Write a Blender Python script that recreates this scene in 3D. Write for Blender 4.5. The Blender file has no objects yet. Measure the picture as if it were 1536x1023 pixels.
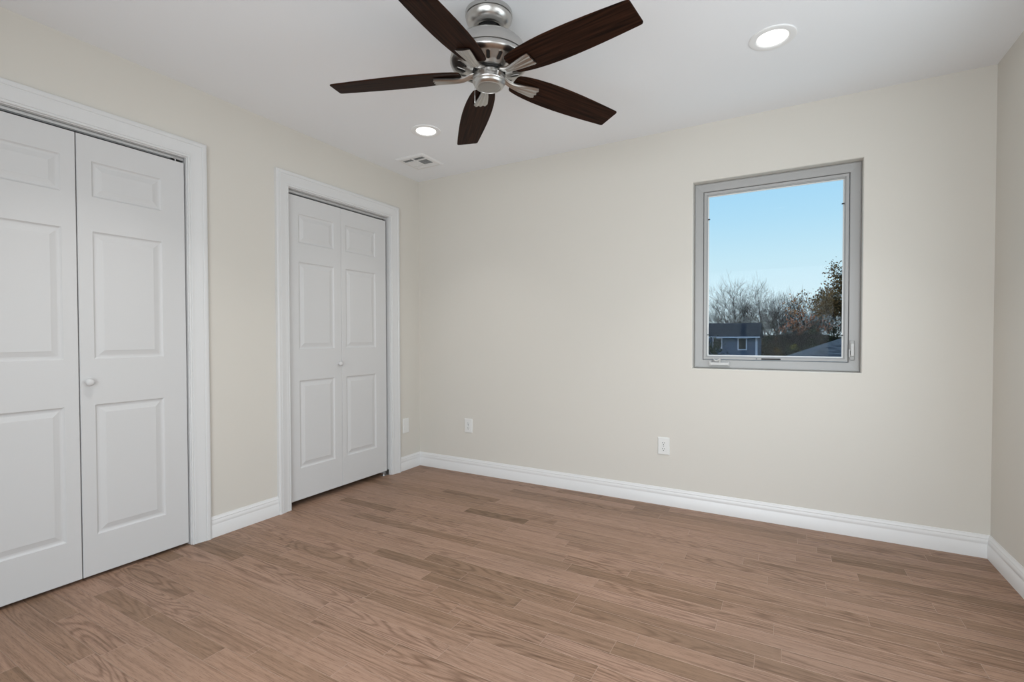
import bpy, bmesh, math, random
from mathutils import Vector, Matrix, noise
D = bpy.data
SC = bpy.context.scene
COL = SC.collection
R = math.radians
PI = math.pi

# ------------------------------------------------------------------ camera
cd = D.cameras.new('camera')
cam = D.objects.new('camera', cd)
COL.objects.link(cam)
cd.sensor_width = 36.0
cd.lens = 727.27 * 36.0 / 1536.0
cd.shift_y = 6.876 / 1536.0
cd.clip_start = 0.02
cd.clip_end = 500
CAM = Vector((2.7602, -3.2597, 1.1079))
YAW, PITCH, ROLL = -0.513749, -0.017872, -0.001887
fw = Vector((math.sin(YAW) * math.cos(PITCH), math.cos(YAW) * math.cos(PITCH), math.sin(PITCH)))
rt = Vector((math.cos(YAW), -math.sin(YAW), 0))
up = rt.cross(fw)
r2 = rt * math.cos(ROLL) + up * math.sin(ROLL)
u2 = -rt * math.sin(ROLL) + up * math.cos(ROLL)
m = Matrix((r2, u2, -fw)).transposed().to_4x4()
m.translation = CAM
cam.matrix_world = m
SC.camera = cam

# ------------------------------------------------------------------ world, sun, added fill lights, exposure
SC.view_settings.view_transform = 'Standard'
SC.view_settings.look = 'None'
SC.view_settings.gamma = 1.0
SC.view_settings.exposure = 0.0
SC.view_settings.use_curve_mapping = False

W = D.worlds.new('sky')
SC.world = W
W.use_nodes = True
nt = W.node_tree
nt.nodes.clear()
wo = nt.nodes.new('ShaderNodeOutputWorld')
bg = nt.nodes.new('ShaderNodeBackground')
tc = nt.nodes.new('ShaderNodeTexCoord')
sx = nt.nodes.new('ShaderNodeSeparateXYZ')
rp = nt.nodes.new('ShaderNodeValToRGB')
nt.links.new(tc.outputs['Generated'], sx.inputs[0])
nt.links.new(sx.outputs['Z'], rp.inputs[0])
nt.links.new(rp.outputs[0], bg.inputs[0])
nt.links.new(bg.outputs[0], wo.inputs[0])
els = rp.color_ramp.elements
els[0].position = 0.0
els[0].color = (0.72, 0.87, 0.95, 1)
els[1].position = 1.0
els[1].color = (0.16, 0.42, 0.86, 1)
for pos, c in ((0.07, (0.69, 0.87, 0.96)), (0.14, (0.60, 0.84, 0.97)), (0.21, (0.47, 0.76, 0.965)), (0.30, (0.36, 0.68, 0.96)), (0.55, (0.25, 0.55, 0.92))):
    e = els.new(pos)
    e.color = (*c, 1)
bg.inputs[1].default_value = 1.0

sd = D.lights.new('sun', 'SUN')
sd.energy = 1.1
sd.angle = R(1)
sd.color = (1.0, 0.93, 0.82)
sun = D.objects.new('sun', sd)
COL.objects.link(sun)
sun.rotation_euler = Vector((-0.62, -0.62, 0.48)).to_track_quat('Z', 'Y').to_euler()

SIDE_POWER, REAR_POWER = 19.0, 48.5
dl = D.lights.new('side_fill', 'AREA')
dl.shape = 'RECTANGLE'
dl.size, dl.size_y = 1.8, 1.45
dl.energy = SIDE_POWER
dl.color = (0.95, 0.97, 1.0)
dl.spread = R(156)
side_fill_ob = D.objects.new('side_fill', dl)
COL.objects.link(side_fill_ob)
side_fill_ob.location = (3.656 + 0.17, -1.60, 1.34)
side_fill_ob.rotation_euler = Vector((1, -0.25, 0.16)).to_track_quat('Z', 'Y').to_euler()    # added fill light, shining in through the made-up side window
rl = D.lights.new('rear_fill', 'AREA')
rl.shape = 'RECTANGLE'
rl.size, rl.size_y = 2.1, 1.9
rl.energy = REAR_POWER
rl.color = (0.950, 0.968, 1.0)
rl.spread = R(150)
rear = D.objects.new('rear_fill', rl)
COL.objects.link(rear)
rear.location = (2.25, -3.95 - 0.17, 1.08)
rear.rotation_euler = Vector((0.10, -1, 0.26)).to_track_quat('Z', 'Y').to_euler()  # unseen fill light added outside the invented door behind the camera
LAMP_POWER = 1.5
# ------------------------------------------------------------------ helpers
class MB:
    def __init__(self):
        self.v, self.f = [], []

    def add(self, vs, fs):
        o = len(self.v)
        self.v += [tuple(q) for q in vs]
        self.f += [tuple(i + o for i in q) for q in fs]

    def box(self, x0, x1, y0, y1, z0, z1, M=None):
        vs = [Vector((x, y, z)) for x in (x0, x1) for y in (y0, y1) for z in (z0, z1)]
        if M is not None:
            vs = [M @ q for q in vs]
        self.add(vs, [(0, 1, 3, 2), (4, 6, 7, 5), (0, 4, 5, 1), (2, 3, 7, 6), (0, 2, 6, 4), (1, 5, 7, 3)])

    def lathe(self, prof, n=48, c=(0, 0, 0), M=None):
        vs, fs = [], []
        k = len(prof)
        for i in range(n):
            a = 2 * PI * i / n
            for r, z in prof:
                q = Vector((r * math.cos(a), r * math.sin(a), z))
                if M is not None:
                    q = M @ q
                vs.append(q + Vector(c))
        for i in range(n):
            j = (i + 1) % n
            for s in range(k - 1):
                fs.append((i * k + s, j * k + s, j * k + s + 1, i * k + s + 1))
        self.add(vs, fs)

    def loft(self, rings, closed_ring=True, caps=False):
        n = len(rings[0])
        vs = [q for r in rings for q in r]
        fs = []
        for a in range(len(rings) - 1):
            for i in range(n if closed_ring else n - 1):
                j = (i + 1) % n
                fs.append((a * n + i, a * n + j, (a + 1) * n + j, (a + 1) * n + i))
        if caps:
            fs.append(tuple(range(n - 1, -1, -1)))
            fs.append(tuple((len(rings) - 1) * n + i for i in range(n)))
        self.add(vs, fs)

    def tube(self, pts, rads, n=8, caps=True):
        rings = []
        t0 = None
        for i, q in enumerate(pts):
            q = Vector(q)
            a = Vector(pts[max(0, i - 1)])
            b = Vector(pts[min(len(pts) - 1, i + 1)])
            t = (b - a).normalized()
            ref = Vector((0, 0, 1)) if abs(t.z) < 0.9 else Vector((1, 0, 0))
            s = t.cross(ref).normalized()
            w = s.cross(t)
            rr = rads[i] if isinstance(rads, (list, tuple)) else rads
            rings.append([q + s * rr * math.cos(2 * PI * k / n) + w * rr * math.sin(2 * PI * k / n) for k in range(n)])
        self.loft(rings, True, caps)

    def build(self, name, mat, parent=None, smooth=False, bevel=0.0, seg=2, fix=True):
        me = D.meshes.new(name)
        me.from_pydata(self.v, [], self.f)
        if fix:
            bm = bmesh.new()
            bm.from_mesh(me)
            bmesh.ops.remove_doubles(bm, verts=bm.verts, dist=1e-6)
            bmesh.ops.recalc_face_normals(bm, faces=bm.faces)
            bm.to_mesh(me)
            bm.free()
        o = D.objects.new(name, me)
        COL.objects.link(o)
        if mat:
            me.materials.append(mat)
        if parent:
            o.parent = parent
        if bevel:
            b = o.modifiers.new('bevel', 'BEVEL')
            b.width = bevel
            b.segments = seg
            b.limit_method = 'ANGLE'
            b.angle_limit = R(35)
        if smooth:
            for q in me.polygons:
                q.use_smooth = True
            try:
                me.set_sharp_from_angle(angle=R(38))
            except Exception:
                pass
        return o


def empty(name, loc=(0, 0, 0), rz=0.0):
    o = D.objects.new(name, None)
    COL.objects.link(o)
    o.location = loc
    o.rotation_euler = (0, 0, rz)
    o.empty_display_size = 0.1
    return o


def tag(o, label=None, cat=None, group=None, kind=None):
    if label:
        o['label'] = label
    if cat:
        o['category'] = cat
    if group:
        o['group'] = group
    if kind:
        o['kind'] = kind
    return o


def children(o):
    return [c for c in D.objects if c.parent == o]


def copy_tree(o, parent=None):
    c = o.copy()
    COL.objects.link(c)
    if parent:
        c.parent = parent
    for ch in children(o):
        copy_tree(ch, c)
    return c


# ------------------------------------------------------------------ materials
def mat(name, col, rough=0.5, metal=0.0, spec=0.5, **kw):
    M = D.materials.new(name)
    M.use_nodes = True
    b = M.node_tree.nodes['Principled BSDF']
    b.inputs['Base Color'].default_value = (*col, 1)
    b.inputs['Roughness'].default_value = rough
    b.inputs['Metallic'].default_value = metal
    b.inputs['Specular IOR Level'].default_value = spec
    for k, v in kw.items():
        b.inputs[k].default_value = v
    return M


def N(M, kind, **kw):
    n = M.node_tree.nodes.new(kind)
    for k, v in kw.items():
        setattr(n, k, v)
    return n


def lk(M, a, b):
    M.node_tree.links.new(a, b)


def bump(M, scale, strength, dist=0.002, detail=3.0, stretch=None):
    b = M.node_tree.nodes['Principled BSDF']
    t = N(M, 'ShaderNodeTexCoord')
    mp = N(M, 'ShaderNodeMapping')
    nz = N(M, 'ShaderNodeTexNoise')
    bp = N(M, 'ShaderNodeBump')
    if stretch:
        mp.inputs['Scale'].default_value = stretch
    nz.inputs['Scale'].default_value = scale
    nz.inputs['Detail'].default_value = detail
    bp.inputs['Strength'].default_value = strength
    bp.inputs['Distance'].default_value = dist
    lk(M, t.outputs['Object'], mp.inputs[0])
    lk(M, mp.outputs[0], nz.inputs['Vector'])
    lk(M, nz.outputs[0], bp.inputs['Height'])
    lk(M, bp.outputs[0], b.inputs['Normal'])
    return nz


def vary(M, c1, c2, scale, stretch=None, detail=4.0, lo=0.3, hi=0.7):
    b = M.node_tree.nodes['Principled BSDF']
    t = N(M, 'ShaderNodeTexCoord')
    mp = N(M, 'ShaderNodeMapping')
    nz = N(M, 'ShaderNodeTexNoise')
    cr = N(M, 'ShaderNodeValToRGB')
    if stretch:
        mp.inputs['Scale'].default_value = stretch
    nz.inputs['Scale'].default_value = scale
    nz.inputs['Detail'].default_value = detail
    cr.color_ramp.elements[0].position = lo
    cr.color_ramp.elements[0].color = (*c1, 1)
    cr.color_ramp.elements[1].position = hi
    cr.color_ramp.elements[1].color = (*c2, 1)
    lk(M, t.outputs['Object'], mp.inputs[0])
    lk(M, mp.outputs[0], nz.inputs['Vector'])
    lk(M, nz.outputs[0], cr.inputs[0])
    lk(M, cr.outputs[0], b.inputs['Base Color'])


m_wall = mat('greige_paint', (0.668, 0.638, 0.585), 0.62, spec=0.3)
bump(m_wall, 260, 0.08, 0.001)
m_ceil = mat('ceiling_paint', (0.885, 0.90, 0.925), 0.85, spec=0.15)
bump(m_ceil, 200, 0.06, 0.001)
m_ring = mat('light_trim_enamel', (0.87, 0.87, 0.87), 0.5)
m_casing = mat('white_casing_paint', (0.70, 0.70, 0.70), 0.38, spec=0.4)
m_trim = mat('white_trim_paint', (0.755, 0.75, 0.745), 0.35, spec=0.45)
m_door = mat('white_door_paint', (0.635, 0.632, 0.632), 0.42, spec=0.4)
bump(m_door, 30, 0.12, 0.0008, 4, (60, 60, 2))
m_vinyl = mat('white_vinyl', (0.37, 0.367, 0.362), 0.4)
m_hard = mat('white_hardware', (0.54, 0.537, 0.53), 0.35)
m_plastic = mat('white_plastic', (0.76, 0.758, 0.74), 0.3)
m_black = mat('black_rubber', (0.012, 0.012, 0.012), 0.6)
m_slot = mat('dark_slot', (0.03, 0.03, 0.03), 0.7)
m_dark = mat('dark_void', (0.02, 0.02, 0.02), 0.9, spec=0.1)
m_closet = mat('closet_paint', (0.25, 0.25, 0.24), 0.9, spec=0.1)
m_steel = mat('galvanised_steel', (0.6, 0.6, 0.6), 0.35, 1.0)
m_track = mat('grey_track', (0.55, 0.55, 0.55), 0.4, 0.3)
m_vent = mat('vent_enamel', (0.80, 0.80, 0.80), 0.5)

m_nickel = mat('brushed_nickel', (0.55, 0.54, 0.525), 0.28, 1.0)
_b = m_nickel.node_tree.nodes['Principled BSDF']
_b.inputs['Anisotropic'].default_value = 0.5
bump(m_nickel, 60, 0.05, 0.0004, 2, (1, 1, 14))
m_badge = mat('frosted_nickel', (0.40, 0.39, 0.375), 0.45, 1.0)
m_arm = mat('satin_nickel_casting', (0.50, 0.485, 0.465), 0.30, 1.0)

m_blade = mat('dark_walnut', (0.03, 0.012, 0.006), 0.5, spec=0.06)
vary(m_blade, (0.008, 0.0032, 0.0018), (0.040, 0.0150, 0.0075), 9.0, (0.5, 14, 1), 5.0, 0.34, 0.72)

m_glass = D.materials.new('window_glass')
m_glass.use_nodes = True
_n = m_glass.node_tree
_n.nodes.clear()
_o = _n.nodes.new('ShaderNodeOutputMaterial')
_mx = _n.nodes.new('ShaderNodeMixShader')
_tr = _n.nodes.new('ShaderNodeBsdfTransparent')
_gl = _n.nodes.new('ShaderNodeBsdfGlossy')
_gl.inputs['Roughness'].default_value = 0.02
_tr.inputs[0].default_value = (0.97, 0.985, 0.98, 1)
_mx.inputs[0].default_value = 0.003
_n.links.new(_tr.outputs[0], _mx.inputs[1])
_n.links.new(_gl.outputs[0], _mx.inputs[2])
_n.links.new(_mx.outputs[0], _o.inputs[0])

m_lens = mat('lit_lens', (1, 1, 1), 0.5)
_b = m_lens.node_tree.nodes['Principled BSDF']
_b.inputs['Emission Color'].default_value = (1, 0.98, 0.94, 1)
_b.inputs['Emission Strength'].default_value = 3.0

# floor: oak planks; each plank carries its own random tone (attribute), the grain follows the plank
m_floor = mat('oak_planks', (0.2, 0.13, 0.09), 0.36, spec=0.16)


def floor_nodes(M):
    b = M.node_tree.nodes['Principled BSDF']
    at = N(M, 'ShaderNodeAttribute', attribute_name='plank')
    sp = N(M, 'ShaderNodeSeparateColor')
    lk(M, at.outputs['Color'], sp.inputs[0])
    tcn = N(M, 'ShaderNodeTexCoord')
    sep = N(M, 'ShaderNodeSeparateXYZ')
    lk(M, tcn.outputs['Object'], sep.inputs[0])

    def mth(op, a, c=None):
        n = N(M, 'ShaderNodeMath', operation=op)
        for i, q in enumerate((a, c)):
            if q is None:
                continue
            if isinstance(q, (int, float)):
                n.inputs[i].default_value = q
            else:
                lk(M, q, n.inputs[i])
        return n.outputs[0]

    def vec(x, y, z):
        n = N(M, 'ShaderNodeCombineXYZ')
        for i, q in enumerate((x, y, z)):
            if isinstance(q, (int, float)):
                n.inputs[i].default_value = q
            else:
                lk(M, q, n.inputs[i])
        return n.outputs[0]

    def nz(v, scale=1.0, detail=3.0, rough=0.5):
        n = N(M, 'ShaderNodeTexNoise')
        n.inputs['Scale'].default_value = scale
        n.inputs['Detail'].default_value = detail
        n.inputs['Roughness'].default_value = rough
        lk(M, v, n.inputs['Vector'])
        return n.outputs[0]

    def ramp(f, stops):
        n = N(M, 'ShaderNodeValToRGB')
        e = n.color_ramp.elements
        e[0].position, e[0].color = stops[0][0], (*stops[0][1], 1)
        e[1].position, e[1].color = stops[-1][0], (*stops[-1][1], 1)
        for pz, c in stops[1:-1]:
            q = e.new(pz)
            q.color = (*c, 1)
        lk(M, f, n.inputs[0])
        return n.outputs[0]

    def mix(kind, fac, a, c):
        n = N(M, 'ShaderNodeMix', data_type='RGBA', blend_type=kind)
        for i, q in ((0, fac), (6, a), (7, c)):
            if isinstance(q, (int, float)):
                n.inputs[i].default_value = q
            elif isinstance(q, tuple):
                n.inputs[i].default_value = (*q, 1)
            else:
                lk(M, q, n.inputs[i])
        return n.outputs[2]

    X, Y = sep.outputs[0], sep.outputs[1]
    off = mth('MULTIPLY', sp.outputs[1], 37.0)
    off2 = mth('MULTIPLY', sp.outputs[2], 91.0)
    xo = mth('ADD', X, off)
    # tone of the plank
    base = ramp(sp.outputs[0], [(0.0, (0.192, 0.119, 0.072)), (0.2, (0.266, 0.167, 0.109)), (0.5, (0.329, 0.208, 0.144)),
                                (0.8, (0.365, 0.233, 0.167)), (1.0, (0.396, 0.262, 0.188))])
    # cathedral figure: contour lines of a stretched noise field
    field = nz(vec(mth('MULTIPLY', xo, 1.0), mth('ADD', mth('MULTIPLY', Y, 9.0), off2), off2), 1.0, 1.5, 0.4)
    ring = mth('SINE', mth('MULTIPLY', field, 135.0))
    wob = nz(vec(mth('MULTIPLY', xo, 14.0), mth('MULTIPLY', Y, 120.0), off2), 1.0, 3.0, 0.6)
    ringm = mth('MULTIPLY', mth('POWER', mth('MAXIMUM', mth('MULTIPLY', mth('ADD', ring, 1.0), 0.5), 0.0), 2.2),
                mth('ADD', mth('MULTIPLY', wob, 1.1), 0.05))
    figure = N(M, 'ShaderNodeMapRange')
    figure.interpolation_type = 'SMOOTHSTEP'
    figure.inputs[1].default_value, figure.inputs[2].default_value = 0.25, 0.85
    figure.inputs[3].default_value, figure.inputs[4].default_value = 0.30, 1.0
    lk(M, sp.outputs[2], figure.inputs[0])
    c1 = mix('MULTIPLY', mth('MULTIPLY', ringm, figure.outputs[0]), base, (0.45, 0.40, 0.36))
    # straight fibres and pores
    fib = nz(vec(mth('MULTIPLY', xo, 2.2), mth('MULTIPLY', Y, 95.0), off), 1.0, 4.0, 0.62)
    fibr = ramp(fib, [(0.28, (0.55, 0.51, 0.47)), (0.5, (1, 1, 1)), (0.75, (1.10, 1.10, 1.10))])
    c2 = mix('MULTIPLY', 0.8, c1, fibr)
    pore = nz(vec(mth('MULTIPLY', xo, 26.0), mth('MULTIPLY', Y, 520.0), off), 1.0, 2.0, 0.5)
    porer = ramp(pore, [(0.32, (0.60, 0.56, 0.53)), (0.46, (1, 1, 1)), (0.7, (1.05, 1.05, 1.05))])
    c3 = mix('MULTIPLY', 0.7, c2, porer)
    cloud = nz(vec(mth('MULTIPLY', X, 1.6), mth('MULTIPLY', Y, 2.4), 3.0), 1.0, 3.0, 0.5)
    cl = ramp(cloud, [(0.3, (0.93, 0.94, 0.95)), (0.7, (1.06, 1.04, 1.03))])
    c4 = mix('MULTIPLY', 1.0, c3, cl)
    lk(M, c4, b.inputs['Base Color'])
    rr = mth('ADD', mth('MULTIPLY', fib, 0.16), 0.33)
    lk(M, rr, b.inputs['Roughness'])
    bp = N(M, 'ShaderNodeBump')
    bp.inputs['Strength'].default_value = 0.12
    bp.inputs['Distance'].default_value = 0.0008
    lk(M, fib, bp.inputs['Height'])
    lk(M, bp.outputs[0], b.inputs['Normal'])


floor_nodes(m_floor)
m_floor_edge = mat('plank_edge', (0.36, 0.245, 0.18), 0.45)  # edges paler than the planks: glint on bevelled seams put in as colour

# exterior
m_ground = mat('dry_lawn', (0.05, 0.055, 0.03), 0.95, spec=0.1)
vary(m_ground, (0.035, 0.04, 0.02), (0.075, 0.07, 0.04), 0.8)
m_bark = mat('grey_bark', (0.024, 0.021, 0.020), 0.9, spec=0.1)
m_bark2 = mat('dark_bark', (0.022, 0.019, 0.018), 0.9, spec=0.1)
m_siding = mat('blue_siding', (0.062, 0.100, 0.165), 0.7, spec=0.2)
m_sidew = mat('blue_white_trim', (0.34, 0.42, 0.55), 0.6)
m_shingle = mat('dark_shingle', (0.022, 0.024, 0.030), 0.9, spec=0.1)
vary(m_shingle, (0.014, 0.015, 0.020), (0.036, 0.038, 0.046), 3.0)
m_slate = mat('grey_shingle', (0.085, 0.088, 0.105), 0.9, spec=0.1)
vary(m_slate, (0.035, 0.035, 0.040), (0.17, 0.165, 0.17), 5.0, (0.6, 3.5, 3.5), 6.0, 0.36, 0.66)
m_pane = mat('house_glass', (0.030, 0.030, 0.030), 0.25)


def leafm(name, c1, c2):
    M = mat(name, c1, 0.8, spec=0.15)
    vary(M, c1, c2, 1.6)
    return M


m_leaf_rust = leafm('rust_leaf', (0.15, 0.07, 0.022), (0.42, 0.18, 0.05))
m_leaf_olive = leafm('olive_leaf', (0.035, 0.036, 0.016), (0.22, 0.125, 0.048))
m_leaf_red = leafm('red_leaf', (0.15, 0.085, 0.040), (0.42, 0.15, 0.085))
m_leaf_yel = leafm('yellow_green_leaf', (0.09, 0.085, 0.015), (0.30, 0.27, 0.05))
m_leaf_dark = leafm('evergreen_leaf', (0.010, 0.016, 0.009), (0.028, 0.038, 0.018))
m_leaf_brush = leafm('brush_leaf', (0.022, 0.020, 0.014), (0.062, 0.052, 0.030))

# ------------------------------------------------------------------ room shell
RW, RD, H = 3.656, -3.95, 2.44
WT = 0.13
OPS = [(-2.778, -1.862, 2.055), (-1.260, -0.356, 2.062)]      # closet openings in the left wall

# floor: planks run along the back wall
rng = random.Random(5)
known = {0: [1.80, 2.295], 1: [1.471, 2.01, 2.675], 2: [2.755], 5: [2.54], 7: [3.05], 14: [3.26],
         -12: [0.69], -5: [1.72], 9: [0.585]}
PWID = 0.08
fm = D.meshes.new('floor')
bm = bmesh.new()
cl = bm.loops.layers.float_color.new('plank')
X0, X1 = -0.75, RW + 0.1
BV = 0.0010
for row in range(-34, 21):
    yt = -1.472 + PWID * row
    yb = yt - PWID
    if yb > 0.1 or yt < -4.1:
        continue
    ks = sorted(known.get(row, []))
    joints = [X0]
    x = X0 + rng.uniform(0.2, 1.0)
    stops = ks + [X1]
    for s in stops:
        while x < s - 0.28:
            joints.append(x)
            x += rng.choice([rng.uniform(0.30, 0.6), rng.uniform(0.5, 1.15), rng.uniform(0.5, 1.15)])
        joints.append(s)
        x = s + rng.uniform(0.35, 1.0)
    for a, c in zip(joints[:-1], joints[1:]):
        tone = min(1, max(0, rng.gauss(0.55, 0.17)))
        if rng.random() < 0.07:
            tone = rng.uniform(0.15, 0.3)
        g1, g2 = rng.random(), rng.random()
        o = [bm.verts.new(q) for q in ((a, yb, -BV), (c, yb, -BV), (c, yt, -BV), (a, yt, -BV))]
        i = [bm.verts.new(q) for q in ((a + BV, yb + BV, 0), (c - BV, yb + BV, 0), (c - BV, yt - BV, 0), (a + BV, yt - BV, 0))]
        fs = [bm.faces.new(i)]
        for k in range(4):
            e = bm.faces.new((o[k], o[(k + 1) % 4], i[(k + 1) % 4], i[k]))
            e.material_index = 1
            fs.append(e)
        for f_ in fs:
            for lp in f_.loops:
                lp[cl] = (tone, g1, g2, 1)
# a base below the planks
bs = [bm.verts.new(q) for q in ((X0, -4.1, -0.004), (X1, -4.1, -0.004), (X1, 0.1, -0.004), (X0, 0.1, -0.004),
                                (X0, -4.1, -0.12), (X1, -4.1, -0.12), (X1, 0.1, -0.12), (X0, 0.1, -0.12))]
for q in ((0, 1, 2, 3), (7, 6, 5, 4), (0, 4, 5, 1), (1, 5, 6, 2), (2, 6, 7, 3), (3, 7, 4, 0)):
    f_ = bm.faces.new([bs[k] for k in q])
    f_.material_index = 1
    for lp in f_.loops:
        lp[cl] = (0.5, 0.5, 0.5, 1)
bm.to_mesh(fm)
bm.free()
fm.materials.append(m_floor)
fm.materials.append(m_floor_edge)
fo = D.objects.new('floor', fm)
COL.objects.link(fo)
tag(fo, 'brown oak strip floor running parallel to the window wall', 'floor', kind='structure')

b = MB()
b.box(-0.75, RW + WT, RD - WT, 0.16, H, H + 0.15)
tag(b.build('ceiling', m_ceil), 'flat matte white ceiling carrying the fan', 'ceiling', kind='structure')

# left wall with two closet openings
b = MB()
ys = [RD - WT, OPS[0][0], OPS[0][1], OPS[1][0], OPS[1][1], 0.0]
JT = 0.018      # jamb thickness
b.box(-WT, 0, ys[0], ys[1] - JT, 0, H)
b.box(-WT, 0, ys[2] + JT, ys[3] - JT, 0, H)
b.box(-WT, 0, ys[4] + JT, ys[5], 0, H)
for o_ in OPS:
    b.box(-WT, 0, o_[0] - JT, o_[1] + JT, o_[2] + JT, H)
tag(b.build('wall_left', m_wall), 'greige painted wall with two closet openings', 'wall', kind='structure')

# back wall with the window opening, softly rounded plaster returns
WX0, WX1, WZ0, WZ1 = 2.243, 3.124, 0.906, 2.083
bmw = bmesh.new()
gx = [-0.75, WX0, WX1, RW + WT]
gz = [-0.12, WZ0, WZ1, H]
T = 0.16
grid = {}
for yy in (0.0, T):
    for ix, xx in enumerate(gx):
        for iz, zz in enumerate(gz):
            grid[(yy, ix, iz)] = bmw.verts.new((xx, yy, zz))
for yy in (0.0, T):
    for ix in range(3):
        for iz in range(3):
            if ix == 1 and iz == 1:
                continue
            bmw.faces.new([grid[(yy, a, c)] for a, c in ((ix, iz), (ix + 1, iz), (ix + 1, iz + 1), (ix, iz + 1))])
for (a, c), (a2, c2) in (((1, 1), (2, 1)), ((2, 1), (2, 2)), ((2, 2), (1, 2)), ((1, 2), (1, 1))):
    bmw.faces.new([grid[(0.0, a, c)], grid[(0.0, a2, c2)], grid[(T, a2, c2)], grid[(T, a, c)]])
bmesh.ops.recalc_face_normals(bmw, faces=bmw.faces)
eds = [e for e in bmw.edges if all(abs(v.co.y) < 1e-6 for v in e.verts)
       and all(WX0 - 1e-4 <= v.co.x <= WX1 + 1e-4 and WZ0 - 1e-4 <= v.co.z <= WZ1 + 1e-4 for v in e.verts)]
bmesh.ops.bevel(bmw, geom=eds, offset=0.007, segments=3, affect='EDGES', profile=0.5)
me = D.meshes.new('wall_back')
bmw.to_mesh(me)
bmw.free()
me.materials.append(m_wall)
o_ = D.objects.new('wall_back', me)
COL.objects.link(o_)
tag(o_, 'greige painted wall holding the single window', 'wall', kind='structure')

# right wall with an opening added for the side fill light, outside the frame
VY0, VY1, VZ0, VZ1 = -2.48, -0.72, 0.60, 2.08
b = MB()
b.box(RW, RW + WT, RD - WT, VY0, -0.12, H)
b.box(RW, RW + WT, VY1, 0.0, -0.12, H)
b.box(RW, RW + WT, VY0, VY1, -0.12, VZ0)
b.box(RW, RW + WT, VY0, VY1, VZ1, H)
tag(b.build('wall_right', m_wall), 'greige painted wall at the right edge of the room', 'wall', kind='structure')
b = MB()
GX0, GX1, GZ1 = 1.2, 3.3, 2.06
b.box(-0.75, GX0, RD - WT, RD, -0.12, H)
b.box(GX1, RW, RD - WT, RD, -0.12, H)
b.box(GX0, GX1, RD - WT, RD, GZ1, H)
tag(b.build('wall_rear', m_wall), 'greige painted wall behind the camera with a wide opening added for fill light', 'wall', kind='structure')

# closets behind the doors
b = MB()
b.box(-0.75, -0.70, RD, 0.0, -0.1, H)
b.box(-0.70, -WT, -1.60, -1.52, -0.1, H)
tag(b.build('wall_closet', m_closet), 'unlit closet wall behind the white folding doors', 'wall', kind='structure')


# ------------------------------------------------------------------ mouldings
def u_casing(name, op, prof, m_, label):
    y0, y1, zt = op
    b = MB()
    rings = []
    for corner in ((y0, -1, 0.0, 0), (y0, -1, zt, 1), (y1, 1, zt, 1), (y1, 1, 0.0, 0)):
        yy, s, zz, k = corner
        rings.append([Vector((t, yy + s * u, zz + k * u)) for u, t in prof])
    b.loft(rings, True, True)
    o = b.build(name, m_, smooth=True)
    return tag(o, label, 'door casing', kind='structure')


CAS = [(0.004, 0.0), (0.004, 0.0095), (0.0065, 0.0115), (0.0105, 0.0115), (0.012, 0.0095), (0.015, 0.0095), (0.0165, 0.0125),
       (0.022, 0.0135), (0.026, 0.0128), (0.034, 0.0135), (0.048, 0.0160), (0.062, 0.0195), (0.068, 0.0205), (0.070, 0.0190),
       (0.0725, 0.0190), (0.0745, 0.0215), (0.083, 0.0235), (0.090, 0.0230), (0.0945, 0.0200), (0.095, 0.0160), (0.095, 0.0)]
u_casing('trim_1', OPS[0], CAS, m_casing, 'white moulded casing around the folding doors nearest the camera')
u_casing('trim_2', OPS[1], CAS, m_casing, 'white moulded casing around the folding doors near the room corner')

for k, op in enumerate(OPS):
    y0, y1, zt = op
    b = MB()
    b.box(-WT, 0.0, y0 - JT, y0, 0, zt + JT)
    b.box(-WT, 0.0, y1, y1 + JT, 0, zt + JT)
    b.box(-WT, 0.0, y0, y1, zt, zt + JT)
    o = b.build('trim_%d' % (3 + k), m_casing)
    tag(o, ('white jamb lining the nearer closet opening', 'white jamb lining the closet opening next to the corner')[k], 'door jamb', kind='structure')

BASE = [(0.0, 0.0), (0.0145, 0.0), (0.0145, 0.066), (0.0125, 0.0695), (0.0125, 0.073), (0.0135, 0.076), (0.0115, 0.088),
        (0.0090, 0.0955), (0.0105, 0.0985), (0.0085, 0.103), (0.0052, 0.1085), (0.0040, 0.1145), (0.0, 0.1150)]


def baseboard(name, a, c, nrm, miter0, miter1, label, parts=None):
    b = MB()
    a, c, nrm = Vector(a), Vector(c), Vector(nrm)
    d = (c - a).normalized()
    rings = []
    for q, s in ((a, miter0), (c, -miter1)):
        rings.append([q + nrm * t + d * (s * t) + Vector((0, 0, z)) for t, z in BASE])
    b.loft(rings, True, True)
    o = b.build(name, m_trim, smooth=True)
    tag(o, label, 'baseboard', kind='structure')
    return o


baseboard('baseboard_back', (0, 0, 0), (RW, 0, 0), (0, -1, 0), 1, 1, 'long white baseboard under the window wall')
baseboard('baseboard_right', (RW, 0, 0), (RW, RD, 0), (-1, 0, 0), 1, 1, 'white baseboard along the right wall')
baseboard('baseboard_rear', (0, RD, 0), (GX0, RD, 0), (0, 1, 0), 1, 0, 'white baseboard behind the camera')
baseboard('baseboard_left', (0, -0.261, 0), (0, 0, 0), (1, 0, 0), 0, 1, 'short white baseboard between corner and closet casing')
baseboard('baseboard_left_middle', (0, -1.767, 0), (0, -1.355, 0), (1, 0, 0), 0, 0, 'white baseboard piece between the two closets')
baseboard('baseboard_left_near', (0, RD, 0), (0, -2.873, 0), (1, 0, 0), 1, 0, 'white baseboard nearest the camera on the closet wall')


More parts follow.
